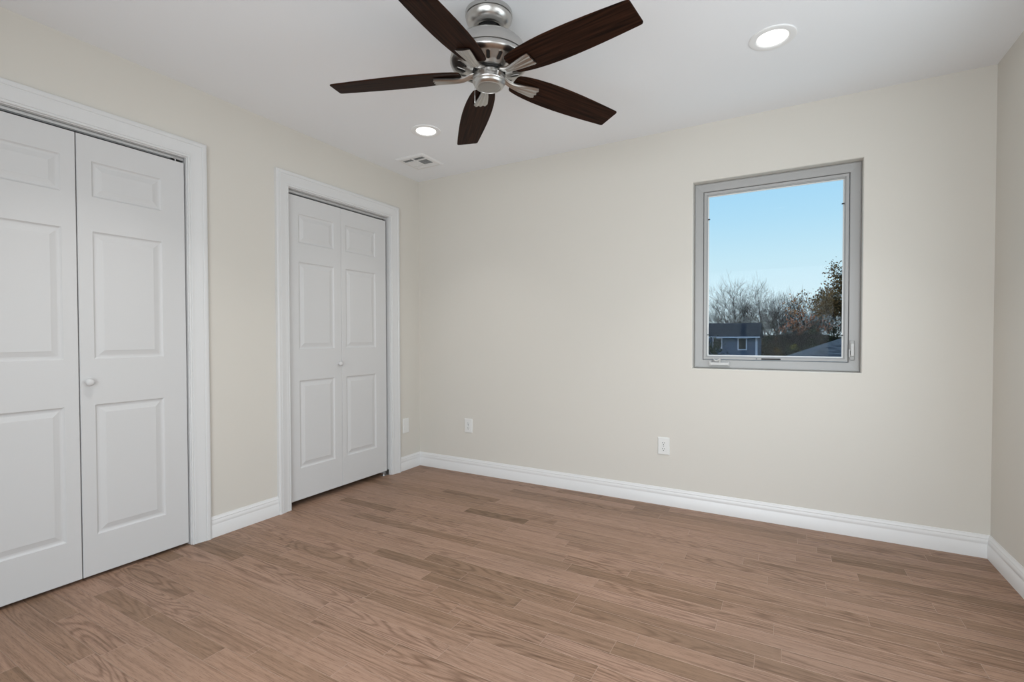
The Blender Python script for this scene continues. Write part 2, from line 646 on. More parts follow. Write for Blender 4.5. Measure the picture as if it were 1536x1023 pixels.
# ------------------------------------------------------------------ folding closet doors
def leaf(name, y0, y1, p0, p1, z0, z1, zones, parent, thick=0.034):
    """one moulded three-panel leaf; front faces +x at x = 0"""
    b = MB()
    e = 0.0022
    ycut = [y0 + e, p0, p1, y1 - e]
    zcut = [z0 + e]
    for a, c in zones:
        zcut += [a, c]
    zcut.append(z1 - e)
    vs, fs = [], []
    nz_ = len(zcut)
    for yy in ycut:
        for zz in zcut:
            vs.append((0, yy, zz))
    for i in range(3):
        for j in range(nz_ - 1):
            if i == 1 and j % 2 == 1:
                continue
            fs.append((i * nz_ + j, (i + 1) * nz_ + j, (i + 1) * nz_ + j + 1, i * nz_ + j + 1))
    b.add(vs, fs)
    for a, c in zones:
        rings = []
        for ins, dx in ((0, 0), (0.0018, -0.0022), (0.0065, -0.0062), (0.011, -0.0072), (0.017, -0.0070), (0.020, -0.0062), (0.036, -0.0022), (0.0385, -0.0012), (0.041, -0.0010)):
            rings.append([Vector((dx, yy, zz)) for yy, zz in ((p0 + ins, a + ins), (p1 - ins, a + ins), (p1 - ins, c - ins), (p0 + ins, c - ins))])
        b.loft(rings, True)
        b.add(rings[-1], [(0, 1, 2, 3)])
    # edges and back
    r0 = [Vector((0, yy, zz)) for yy, zz in ((y0 + e, z0 + e), (y1 - e, z0 + e), (y1 - e, z1 - e), (y0 + e, z1 - e))]
    r1 = [Vector((-e, yy, zz)) for yy, zz in ((y0, z0), (y1, z0), (y1, z1), (y0, z1))]
    r2_ = [Vector((-thick, q.y, q.z)) for q in r1]
    b.loft([r0, r1, r2_], True)
    b.add(r2_, [(0, 1, 2, 3)])
    return b.build(name, m_door, parent, smooth=False)


def knob(y, z, parent):
    b = MB()
    prof = [(0.0, 0.031), (0.006, 0.0308), (0.0125, 0.0285), (0.0165, 0.024), (0.0172, 0.0195), (0.0150, 0.0150), (0.0095, 0.0115), (0.0075, 0.008),
            (0.0085, 0.003), (0.0105, 0.001), (0.0105, 0.0)]
    M = Matrix.Rotation(R(90), 3, 'Y')
    b.lathe(prof, 28, (0, y, z), M)
    return b.build('knob', m_door, parent, smooth=True)


def closet_door(name, xf, op, leaves, zb, zt, zones, kn, label):
    t = empty(name, (xf, (op[0] + op[1]) / 2, 0))
    ym = (op[0] + op[1]) / 2
    tag(t, label, 'closet door', kind='structure')
    for k, (a, c, p0, p1) in enumerate(leaves):
        l = leaf('door_leaf', a - ym, c - ym, p0 - ym, p1 - ym, zb, zt, zones, t)
        if k == kn[0]:
            knob(kn[1] - ym, kn[2], l)
    # overhead track and the pivot hardware at the jamb on the corner side
    b = MB()
    b.box(-0.030, -0.0275, op[0] - ym, op[1] - ym - 0.006, zt + 0.013, op[2])
    b.box(-0.012, -0.0095, op[0] - ym, op[1] - ym - 0.006, zt + 0.013, op[2])
    b.box(-0.030, -0.0095, op[0] - ym, op[1] - ym - 0.006, op[2] - 0.004, op[2] - 0.0015)
    b.build('track', m_track, t)
    b = MB()
    yb = leaves[-1][1] - ym
    b.box(-0.027, -0.006, yb - 0.055, yb - 0.004, zt + 0.012, zt + 0.017)
    b.tube([(-0.014, yb - 0.035, zt + 0.014), (-0.014, yb - 0.035, zt - 0.001)], 0.0035, 10)
    b.tube([(-0.008, yb - 0.047, zt + 0.016), (-0.008, yb - 0.010, zt + 0.016)], 0.003, 8)
    b.build('pivot_bracket', m_steel, t)
    if zb > 0.02:
        b = MB()
        b.box(-0.030, 0.002, yb - 0.040, op[1] - ym - 0.001, 0.0005, 0.003)
        b.box(-0.030, 0.002, op[1] - ym - 0.004, op[1] - ym - 0.001, 0.0005, 0.040)
        b.tube([(-0.016, yb - 0.022, 0.002), (-0.016, yb - 0.022, zb + 0.001)], 0.005, 10)
        b.lathe([(0, 0.003), (0.011, 0.003), (0.011, 0.010), (0, 0.010)], 16, (-0.016, yb - 0.022, 0))
        b.build('floor_bracket', m_steel, t)
    return t


closet_door('door_1', -0.008, OPS[0],
            [(-2.772, -2.3195, -2.662, -2.372), (-2.3155, -1.8685, -2.262, -1.977)],
            0.014, 2.026, [(0.198, 0.800), (1.010, 1.595), (1.752, 1.914)], (1, -2.287, 0.905),
            'white two-leaf folding closet door nearest the camera')
closet_door('door_2', -0.020, OPS[1],
            [(-1.257, -0.8235, -1.174, -0.888), (-0.8220, -0.3780, -0.784, -0.491)],
            0.036, 2.031, [(0.244, 0.823), (1.030, 1.603), (1.727, 1.917)], (0, -0.851, 0.920),
            'white two-leaf folding closet door beside the room corner')


# ------------------------------------------------------------------ window
def rect_loop(b, x0, x1, z0, z1, prof, closed=True):
    rings = []
    for u, y in prof:
        rings.append([Vector((xx, y, zz)) for xx, zz in ((x0 + u, z0 + u), (x1 - u, z0 + u), (x1 - u, z1 - u), (x0 + u, z1 - u))])
    if closed:
        rings.append(rings[0])
    b.loft(rings, True)


win = empty('window_1', ((WX0 + WX1) / 2, 0.05, WZ0))
tag(win, 'white vinyl crank window looking out to bare trees', 'window', kind='structure')
wl = win.location


def wpart(b, name, m_, parent=None, **kw):
    o = b.build(name, m_, parent or win, **kw)
    if parent is None:
        o.location = -Vector(wl)
    return o


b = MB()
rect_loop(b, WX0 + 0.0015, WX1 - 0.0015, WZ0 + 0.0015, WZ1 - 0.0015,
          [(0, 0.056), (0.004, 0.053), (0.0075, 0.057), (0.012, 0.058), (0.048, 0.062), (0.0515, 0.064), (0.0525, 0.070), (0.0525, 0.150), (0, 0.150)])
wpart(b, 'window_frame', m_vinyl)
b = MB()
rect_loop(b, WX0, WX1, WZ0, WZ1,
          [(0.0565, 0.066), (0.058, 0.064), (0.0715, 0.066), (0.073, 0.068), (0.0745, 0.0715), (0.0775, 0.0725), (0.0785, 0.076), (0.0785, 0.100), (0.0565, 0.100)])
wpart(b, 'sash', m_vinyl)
b = MB()
b.box(WX0 + 0.078, WX1 - 0.078, 0.088, 0.092, WZ0 + 0.078, WZ1 - 0.078)
wpart(b, 'glass_pane', m_glass)
b = MB()
rect_loop(b, WX0, WX1, WZ0, WZ1, [(0.0780, 0.0840), (0.0835, 0.0845), (0.0845, 0.0878), (0.0780, 0.0878)])
wpart(b, 'glazing_bead_glow', m_plastic)  # bright lit edge around the glass put in as a paler bead colour
for xx, zz in ((WX0 + 0.082, 1.857), (WX0 + 0.082, 1.119), (WX1 - 0.082, 1.862), (WX1 - 0.082, 1.113)):
    b = MB()
    b.box(xx - 0.009, xx + 0.009, 0.075, 0.0838, zz - 0.0028, zz + 0.0028)
    wpart(b, 'screen_clip', m_black)
b = MB()
b.box(2.632, 2.735, 0.0620, 0.072, 0.9655, 0.9745)
b.box(2.602, 2.609, 0.0620, 0.072, 0.968, 0.973)
wpart(b, 'latch_slot', m_slot)
# folding crank
b = MB()
b.box(2.342, 2.452, 0.036, 0.060, 0.926, 0.946)
b.box(2.337, 2.350, 0.038, 0.060, 0.923, 0.952)
b.box(2.448, 2.457, 0.040, 0.060, 0.923, 0.950)
crank = wpart(b, 'crank_handle', m_hard, bevel=0.004, seg=3)
tag(crank, 'white folding crank handle')
b = MB()
b.tube([(2.360, 0.040, 0.952), (2.366, 0.038, 0.966), (2.372, 0.038, 0.956), (2.385, 0.036, 0.955), (2.406, 0.036, 0.967)], [0.006, 0.0075, 0.006, 0.006, 0.0075], 10)
b.tube([(2.398, 0.040, 0.943), (2.402, 0.038, 0.962)], 0.0065, 10)
lev = b.build('crank_arm', m_hard, crank, smooth=True)
# sash lock lever
b = MB()
b.box(3.074, 3.098, 0.050, 0.066, 0.972, 1.086)
lock = wpart(b, 'sash_lock', m_vinyl, bevel=0.006, seg=3)
b = MB()
b.box(3.0785, 3.0945, 0.038, 0.052, 0.996, 1.068)
b.box(3.0700, 3.0775, 0.046, 0.058, 0.990, 1.034)
b.build('lock_lever', m_hard, lock, bevel=0.004, seg=3)
b = MB()
b.box(3.0763, 3.0783, 0.0440, 0.0520, 1.004, 1.026)
b.build('lever_gap', m_slot, lock)

# unseen side window, added to let the fill light in
rw_ = empty('fill_window', (RW, (VY0 + VY1) / 2, VZ0))
tag(rw_, 'added window beside the camera, unseen, letting fill light in', 'window', kind='structure')
b = MB()
M = Matrix.Rotation(R(-90), 4, 'Z')
t_ = MB()
rect_loop(t_, VY0 + 0.001, VY1 - 0.001, VZ0 + 0.001, VZ1 - 0.001, [(0, 0.04), (0.055, 0.045), (0.055, 0.11), (0, 0.11)])
t_.box((VY0 + VY1) / 2 - 0.02, (VY0 + VY1) / 2 + 0.02, 0.05, 0.10, VZ0 + 0.05, VZ1 - 0.05)
t_.v = [(RW + y, x, z) for x, y, z in t_.v]
o = t_.build('window_frame', m_vinyl, rw_)
o.location = -Vector(rw_.location)
b = MB()
b.box(RW + 0.081, RW + 0.085, VY0 + 0.05, VY1 - 0.05, VZ0 + 0.05, VZ1 - 0.05)
o = b.build('glass_pane', m_glass, rw_)
o.location = -Vector(rw_.location)


# glazed door added behind the camera to admit the rear fill light
gd = empty('fill_door', ((GX0 + GX1) / 2, RD, 0))
tag(gd, 'added glazed door behind the camera, unseen, letting fill light in', 'patio door', kind='structure')
t_ = MB()
rect_loop(t_, GX0 + 0.001, GX1 - 0.001, 0.001, GZ1 - 0.001, [(0, RD - 0.04), (0.06, RD - 0.045), (0.06, RD - 0.11), (0, RD - 0.11)])
t_.box((GX0 + GX1) / 2 - 0.03, (GX0 + GX1) / 2 + 0.03, RD - 0.10, RD - 0.05, 0.05, GZ1 - 0.05)
o = t_.build('door_frame', m_vinyl, gd)
o.location = -Vector(gd.location)
b = MB()
b.box(GX0 + 0.05, GX1 - 0.05, RD - 0.085, RD - 0.081, 0.05, GZ1 - 0.05)
o = b.build('glass_pane', m_glass, gd)
o.location = -Vector(gd.location)


# ------------------------------------------------------------------ outlets and wall plate
def outlet():
    t = empty('wall_outlet')          # faces -y
    b = MB()
    b.loft([[Vector((sx_ * w, y, sz * h)) for sx_, sz in ((-1, -1), (1, -1), (1, 1), (-1, 1))] for w, h, y in
            ((0.0385, 0.0575, 0), (0.0385, 0.0575, -0.0025), (0.0375, 0.0565, -0.0040), (0.0335, 0.0525, -0.0062), (0.0325, 0.0515, -0.0065))], True)
    b.add([(-0.0325, -0.0065, -0.0515), (0.0325, -0.0065, -0.0515), (0.0325, -0.0065, 0.0515), (-0.0325, -0.0065, 0.0515)], [(0, 1, 2, 3)])
    b.build('cover_plate', m_plastic, t)
    for s in (1, -1):
        b = MB()
        ring = []
        zc = 0.0195 * s
        for k in range(32):
            a = 2 * PI * k / 32
            ring.append((0.0172 * math.cos(a), max(-0.0118, min(0.0118, 0.0172 * math.sin(a))) + zc))
        b.loft([[Vector((x, y, z)) for x, z in ring] for y in (-0.0060, -0.0078)], True, True)
        rc = b.build('receptacle', m_plastic, t)
        for dx, h in ((-0.0063, 0.0042), (0.0063, 0.0035)):
            b = MB()
            b.box(dx - 0.0013, dx + 0.0013, -0.0081, -0.0076, zc + 0.0030 - h, zc + 0.0030 + h)
            b.build('slot', m_slot, rc)
        b = MB()
        b.lathe([(0, 0.0003), (0.0030, 0.0003), (0.0030, -0.0003), (0, -0.0003)], 16, (0, -0.0079, zc - 0.0078), Matrix.Rotation(R(90), 3, 'X'))
        b.build('ground_hole', m_slot, rc)
    b = MB()
    b.lathe([(0, 0.0012), (0.0026, 0.0009), (0.0033, 0.0)], 14, (0, -0.0065, 0), Matrix.Rotation(R(90), 3, 'X'))
    b.build('screw', m_vinyl, t, smooth=True)
    return t


o1 = outlet()
o1.location = (2.0665, 0, 0.388)
tag(o1, 'white duplex outlet on the wall below and left of the window', 'outlet', 'wall outlets')
o2 = copy_tree(o1)
o2.location = (0.5135, 0, 0.385)
tag(o2, 'white duplex outlet on the window wall next to the room corner', 'outlet', 'wall outlets')
b = MB()
b.loft([[Vector((x, sy * w, sz * h)) for sy, sz in ((-1, -1), (1, -1), (1, 1), (-1, 1))] for w, h, x in
        ((0.0370, 0.0610, 0), (0.0370, 0.0610, 0.0025), (0.0355, 0.0595, 0.0042), (0.0315, 0.0555, 0.0062))], True)
b.add([(0.0062, -0.0315, -0.0555), (0.0062, 0.0315, -0.0555), (0.0062, 0.0315, 0.0555), (0.0062, -0.0315, 0.0555)], [(0, 1, 2, 3)])
wp = b.build('wall_plate', m_plastic)
wp.location = (0, -0.179, 0.369)
tag(wp, 'blank white cover plate between closet casing and room corner', 'wall plate')


# ------------------------------------------------------------------ recessed lights
def downlight():
    t = empty('recessed_light')
    b = MB()
    b.lathe([(0.095, 0.0), (0.0955, -0.002), (0.0935, -0.0048), (0.088, -0.0062), (0.072, -0.0058), (0.067, -0.0050), (0.0635, -0.0022), (0.0625, -0.0008)], 56)
    b.build('trim_ring', m_ring, t, smooth=True)
    b = MB()
    b.lathe([(0.0, -0.0018), (0.062, -0.0012), (0.063, -0.0004)], 40)
    b.build('lens', m_lens, t, smooth=True)
    return t


spots = [((0.727, -0.782), 'lit recessed ceiling light beside the vent, beyond the fan'),
         ((2.700, -0.784), 'lit recessed ceiling light above the window side of the room'),
         ((0.727, -2.31), 'lit recessed ceiling light above the nearer closet, out of view'),
         ((2.700, -2.31), 'lit recessed ceiling light by the right wall, out of view')]
d0 = downlight()
for k, ((x, y), lab) in enumerate(spots):
    o = d0 if k == 0 else copy_tree(d0)
    o.location = (x, y, H)
    tag(o, lab, 'ceiling light', 'recessed ceiling lights')
    ld = D.lights.new('lamp_glow', 'AREA')
    ld.shape = 'DISK'
    ld.size = 0.115
    ld.energy = LAMP_POWER
    ld.color = (1.0, 0.975, 0.94)
    ld.spread = R(96)
    lo = D.objects.new('lamp_glow', ld)
    COL.objects.link(lo)
    lo.parent = o
    lo.location = (0, 0, -0.009)

# ------------------------------------------------------------------ ceiling vent
vt = empty('air_vent', (0.3325, -0.375, H))
tag(vt, 'square white louvred air vent in the ceiling corner', 'air vent')
b = MB()
S = 0.128
banks = [((-0.095, -0.010), (-0.087, -0.050), 'x', 1), ((0.005, 0.097), (-0.090, -0.054), 'x', 1), ((0.008, 0.092), (-0.036, 0.046), 'x', 1),
         ((-0.095, -0.008), (-0.036, 0.046), 'y', -1), ((-0.095, 0.095), (0.058, 0.092), 'x', -1)]
# plate: outer bevel plus a field with openings
xs = sorted({-S + 0.012, S - 0.012} | {q for bk in banks for q in bk[0]})
ysv = sorted({-S + 0.012, S - 0.012} | {q for bk in banks for q in bk[1]})
for i in range(len(xs) - 1):
    for j in range(len(ysv) - 1):
        cx, cy = (xs[i] + xs[i + 1]) / 2, (ysv[j] + ysv[j + 1]) / 2
        if any(bk[0][0] < cx < bk[0][1] and bk[1][0] < cy < bk[1][1] for bk in banks):
            continue
        b.box(xs[i], xs[i + 1], ysv[j], ysv[j + 1], -0.0095, -0.0070)
b.loft([[Vector((sx_ * w, sy * w, z)) for sx_, sy in ((-1, -1), (1, -1), (1, 1), (-1, 1))] for w, z in
        ((S - 0.012, -0.0095), (S - 0.002, -0.0035), (S, -0.002), (S, 0.0))], True)
b.build('vent_frame', m_vent, vt)
b = MB()
b.box(-S + 0.014, S - 0.014, -S + 0.014, S - 0.014, -0.0012, -0.0004)
b.build('duct_shade', m_dark, vt)  # flat dark sheet in place of the shade up inside the duct
for (xa, xb), (ya, yb), ax, sg in banks:
    b = MB()
    a0, a1 = (ya, yb) if ax == 'x' else (xa, xb)
    n = max(3, int(round((a1 - a0) / 0.0105)))
    for k in range(n):
        c = a0 + (k + 0.5) * (a1 - a0) / n
        if ax == 'x':
            M = Matrix.Translation((0, c, -0.0055)) @ Matrix.Rotation(R(42 * sg if sg > 0 else -28), 4, 'X')
            b.box(xa, xb, -0.0036 if sg > 0 else -0.0062, 0.0036 if sg > 0 else 0.0062, -0.0004, 0.0004, M)
        else:
            M = Matrix.Translation((c, 0, -0.0055)) @ Matrix.Rotation(R(28 * sg), 4, 'Y')
            b.box(-0.0062, 0.0062, ya, yb, -0.0004, 0.0004, M)
    b.build('louver_bank', m_vent, vt)
b = MB()
for sy in (-0.108, 0.108):
    b = MB()
    b.lathe([(0, -0.0012), (0.003, -0.0008), (0.0038, 0.001)], 12, (0.0, sy, -0.0088))
    b.build('screw', m_steel, vt)

# ------------------------------------------------------------------ ceiling fan
FX, FY = 1.6868, -1.5462
fan = empty('ceiling_fan', (FX, FY, H))
tag(fan, 'five-blade ceiling fan with brushed nickel body and dark walnut blades', 'ceiling fan')
z0 = H


def zz(*pr):
    return [(r, z - H) for r, z in pr]


b = MB()
b.lathe(zz((0.0, H - 0.0005), (0.094, H - 0.0005), (0.0965, H - 0.003), (0.0965, H - 0.020), (0.0910, H - 0.0212), (0.0910, H - 0.0245), (0.0955, H - 0.0255),
           (0.093, H - 0.034), (0.086, H - 0.046), (0.076, H - 0.056), (0.066, H - 0.062), (0.057, H - 0.0645), (0.053, H - 0.0635), (0.051, H - 0.058),
           (0.051, H - 0.03), (0.0, H - 0.03)), 64)
canopy = b.build('canopy', m_nickel, fan, smooth=True)
b = MB()
b.lathe([(0, -0.0012), (0.0036, -0.0008), (0.0044, 0.0012)], 12, (0.040, -0.0888, -0.010), Matrix.Rotation(R(90), 3, 'X'))
b.build('screw', m_slot, canopy)
b = MB()
b.lathe(zz((0.0, H - 0.031), (0.036, H - 0.034), (0.042, H - 0.046), (0.038, H - 0.058), (0.022, H - 0.066), (0.0165, H - 0.070), (0.0165, H - 0.115), (0.0, H - 0.115)), 32)
b.build('downrod', m_black, fan, smooth=True)
b = MB()
b.lathe(zz((0.0, 2.335), (0.040, 2.335), (0.075, 2.331), (0.110, 2.322), (0.135, 2.308), (0.149, 2.292), (0.1545, 2.275), (0.1558, 2.2520), (0.1500, 2.2505),
           (0.1500, 2.2465), (0.1575, 2.2450), (0.1600, 2.240), (0.1605, 2.234), (0.1570, 2.226), (0.1480, 2.2200), (0.1380, 2.2165), (0.1350, 2.2165),
           (0.0930, 2.2010), (0.0890, 2.2010), (0.0840, 2.1985), (0.0640, 2.1980), (0.0, 2.1980)), 72)
motor = b.build('motor_housing', m_nickel, fan, smooth=True)
# dark cooling slots set in the sloping underside
b = MB()
sl = math.atan2(2.2165 - 2.2010, 0.135 - 0.093)
rim = MB()
for k in range(16):
    a = 2 * PI * (k + 0.35) / 16
    rc, zc = 0.1150, 2.2093 - H
    er = Vector((math.cos(a), math.sin(a), 0)) * math.cos(sl) + Vector((0, 0, math.sin(sl)))
    et = Vector((-math.sin(a), math.cos(a), 0))
    en = er.cross(et)
    if en.z > 0:
        en = -en
    c = Vector((rc * math.cos(a), rc * math.sin(a), zc))
    ring = []
    for q in range(20):
        t = 2 * PI * q / 20
        lx = 0.0118 if math.cos(t) >= 0 else -0.0118
        ring.append((lx + 0.0076 * math.cos(t), 0.0076 * math.sin(t)))
    b.loft([[c + er * u + et * w + en * h for u, w in ring] for h in (-0.002, 0.0006)], True, True)
    big = [(u * 1.0 + math.copysign(0.0022, u) * abs(math.cos(2 * PI * q / 20)), w * 1.34) for q, (u, w) in enumerate(ring)]
    r0 = [c + er * u + et * w + en * 0.0010 for u, w in ring]
    r1 = [c + er * u + et * w + en * 0.0010 for u, w in big]
    r2_ = [c + er * u + et * w - en * 0.0020 for u, w in big]
    rim.loft([r0, r1, r2_], True)
b.build('cooling_slots', m_black, motor)
rim.build('slot_rim', m_arm, motor)
b = MB()
b.lathe(zz((0.0, 2.199), (0.068, 2.199), (0.068, 2.1935), (0.0, 2.1935)), 48)
b.build('flywheel_gap', m_black, fan, smooth=True)
b = MB()
b.lathe(zz((0.0, 2.1935), (0.0585, 2.1935), (0.0600, 2.192), (0.0600, 2.1785), (0.0, 2.1785)), 60)
b.build('flywheel', m_nickel, fan, smooth=True)
b = MB()
b.lathe(zz((0.0, 2.1790), (0.0655, 2.1790), (0.0672, 2.1782), (0.0678, 2.1765), (0.0682, 2.1590), (0.0678, 2.1560), (0.0660, 2.1535), (0.0650, 2.1528), (0.0625, 2.1462),
           (0.0580, 2.1405), (0.0530, 2.1372), (0.0495, 2.1362), (0.0480, 2.1366), (0.0474, 2.1385), (0.0, 2.1385)), 64)
cup = b.build('switch_housing', m_nickel, fan, smooth=True)
b = MB()
b.lathe(zz((0.0, 2.1358), (0.0300, 2.1360), (0.0400, 2.1366), (0.0440, 2.1376), (0.0450, 2.1390)), 40)
b.build('badge_disc', m_badge, cup, smooth=True)
# pull chain hanging by the switch housing
b = MB()
dirx = Vector((-r2.x, -r2.y, 0)).normalized() * 0.028 + Vector((0.0, -0.055, 0))
px, py = dirx.x, dirx.y
b.tube([(px * 1.0, py, 2.150 - H), (px, py, 2.085 - H)], 0.0011, 6)
b.tube([(px, py, 2.085 - H), (px, py, 2.078 - H), (px, py, 2.052 - H), (px, py, 2.050 - H)], [0.0012, 0.0026, 0.0026, 0.0012], 10)
b.build('pull_chain', m_arm, fan, smooth=True)

# blade: local frame, +x outward, origin at the fan's axis and blade height
DROOP = math.atan(0.048)
BZ = 2.1603 + 0.66 * 0.048 - H      # blades droop a little towards their tips
bl = MB()
OUT = [(0.116, 0.030), (0.119, 0.042), (0.126, 0.049), (0.145, 0.0550), (0.175, 0.0610), (0.21, 0.0660), (0.26, 0.0705), (0.32, 0.0730), (0.38, 0.0728), (0.44, 0.0710),
       (0.50, 0.0680), (0.56, 0.0640), (0.61, 0.0602), (0.645, 0.0575), (0.654, 0.0560), (0.6585, 0.0520), (0.660, 0.0480)]
top = [(r, h) for r, h in OUT]
outline = [(r, h) for r, h in OUT] + [(r, -h) for r, h in reversed(OUT)]
th = 0.0028
ch = 0.0012
PT = Matrix.Rotation(R(-10.5), 4, 'X')


def shrink(pts, d):
    res = []
    n = len(pts)
    for i in range(n):
        p0, p1, p2 = Vector(pts[i - 1]), Vector(pts[i]), Vector(pts[(i + 1) % n])
        t = (p2 - p0).normalized()
        nn = Vector((t.y, -t.x))
        res.append(p1 + nn * d)
    return res


ins = shrink(outline, 0.0015)
rings = [[Vector((q[0], q[1], -th)) for q in ins], [Vector((q[0], q[1], -th + ch)) for q in outline],
         [Vector((q[0], q[1], th - ch)) for q in outline], [Vector((q[0], q[1], th)) for q in ins]]
rings = [[PT @ q for q in r_] for r_ in rings]
bl.loft(rings, True, True)

# cast arm: leaves the flywheel, dips under the blade, flares and ends in a scalloped paddle
ar = MB()
stat = [  # r, z (local to blade height), half width, half thickness, share of the blade's tilt
    (0.046, -0.0015, 0.0165, 0.0062, 0.0), (0.062, -0.0015, 0.0165, 0.0066, 0.0), (0.076, -0.0035, 0.0150, 0.0072, 0.1), (0.092, -0.0090, 0.0140, 0.0078, 0.25), (0.108, -0.0130, 0.0145, 0.0082, 0.5),
    (0.126, -0.0145, 0.0175, 0.0082, 0.8), (0.150, -0.0145, 0.0220, 0.0078, 1.0), (0.175, -0.0130, 0.0260, 0.0072, 1.0), (0.200, -0.0118, 0.0295, 0.0068, 1.0),
    (0.219, -0.0110, 0.0318, 0.0066, 1.0), (0.227, -0.0106, 0.0312, 0.0062, 1.0)]
rings = []
NS = 25
for r, z, hw, ht, tl in stat:
    Mt = Matrix.Rotation(R(-10.5 * tl), 4, 'X')
    ring = []
    for k in range(NS):              # ribbed underside
        s = -1 + 2 * k / (NS - 1)
        rib = 0.5 + 0.5 * math.cos(s * 3 * PI)
        edge = 1 - abs(s) ** 4
        scal = 0.005 * (0.5 + 0.5 * math.cos(s * 3 * PI)) if r > 0.215 else 0
        ring.append(Vector((r + scal, s * hw, z - ht * (0.25 + 0.75 * edge) * (0.62 + 0.38 * rib))))
    for k in range(NS):              # flat upper side
        s = 1 - 2 * k / (NS - 1)
        ring.append(Vector((r, s * hw * 0.97, z + ht * 0.55)))
    off = Vector((0, 0, 0))
    rings.append([Mt @ q for q in ring])
ar.loft(rings, True, True)

blade0 = None
for k in range(5):
    a = R(204.5 - 72 * k)
    if k == 0:
        ob = bl.build('blade', m_blade, fan)
        oa = ar.build('blade_arm', m_arm, fan, smooth=True)
        blade0, arm0 = ob, oa
    else:
        ob, oa = blade0.copy(), arm0.copy()
        COL.objects.link(ob)
        COL.objects.link(oa)
        ob.parent = fan
        oa.parent = fan
    for o in (ob, oa):
        o.location = (0, 0, BZ)
        o.rotation_euler = (0, DROOP, a)

# ------------------------------------------------------------------ outdoors
GZ = -3.3
b = MB()
b.add([(-60, 6, GZ), (60, 6, GZ), (60, 160, GZ), (-60, 160, GZ)], [(0, 1, 2, 3)])
b.add([(-60, 6, GZ - 0.3), (60, 6, GZ - 0.3), (60, 160, GZ - 0.3), (-60, 160, GZ - 0.3)], [(3, 2, 1, 0)])
tag(b.build('ground_lawn', m_ground), 'dry lawn outside below the window', 'ground', kind='structure')

# blue house
bh = empty('blue_house', (-6.4, 45, GZ))
tag(bh, 'blue sided house with dark roof seen at lower left through the window', 'house')


def hpart(b, name, m_, parent, root):
    o = b.build(name, m_, parent)
    if parent == root:
        o.location = -Vector(root.location)
    return o


b = MB()
b.box(-13.5, 0.58, 45, 53, GZ, 1.12)
for k in range(16):
    z = GZ + 0.15 + k * 0.27
    b.box(-13.5, 0.59, 44.97, 45.0, z, z + 0.24)
hpart(b, 'wall', m_siding, bh, bh)
b = MB()
b.add([(-14, 44.6, 1.08), (0.78, 44.6, 1.08), (0.78, 49, 2.42), (-14, 49, 2.42), (-14, 53.4, 1.08), (0.78, 53.4, 1.08),
       (-14, 44.6, 0.98), (0.78, 44.6, 0.98), (0.78, 53.4, 0.98), (-14, 53.4, 0.98)],
      [(0, 1, 2, 3), (3, 2, 5, 4), (0, 6, 7, 1), (4, 5, 8, 9), (6, 9, 8, 7), (1, 7, 8, 5, 2), (0, 3, 4, 9, 6)])
hpart(b, 'roof', m_shingle, bh, bh)
b = MB()
b.box(-14, 0.80, 44.50, 44.62, 0.98, 1.10)
b.box(0.42, 0.60, 44.90, 45.0, GZ, 1.0)
hpart(b, 'gutter', m_sidew, bh, bh)
for xa, xb, za, zb in ((-1.02, -0.25, -0.12, 1.0), (-3.12, -2.30, 0.0, 0.98), (-4.5, -3.6, 0.0, 0.98)):
    b = MB()
    rect_loop(b, xa, xb, za, zb, [(0, 44.97), (0, 44.90), (0.09, 44.90), (0.09, 44.97)])
    wf = hpart(b, 'window_frame', m_sidew, bh, bh)
    b = MB()
    b.box(xa + 0.08, xb - 0.08, 44.93, 44.96, za + 0.08, zb - 0.08)
    b.build('pane', m_pane, wf)

# near grey roof, lower right
gh = empty('grey_roofed_house', (8, 19, GZ))
tag(gh, 'grey shingled hip roof rising at lower right outside the window', 'house')
b = MB()
E0 = (2.15, 14.0, -0.05)
P0 = (5.55, 18.5, 1.42)
b.add([E0, (13.0, 14.0, -0.05), (10.5, 18.5, 1.42), P0, (2.15, 23, -0.05), (13, 23, -0.05)],
      [(0, 1, 2, 3), (0, 3, 4), (3, 2, 5, 4), (1, 5, 2), (0, 4, 5, 1)])
hpart(b, 'roof', m_slate, gh, gh)
b = MB()
b.box(2.6, 12.6, 14.5, 22.5, GZ, -0.06)
hpart(b, 'wall', m_sidew, gh, gh)


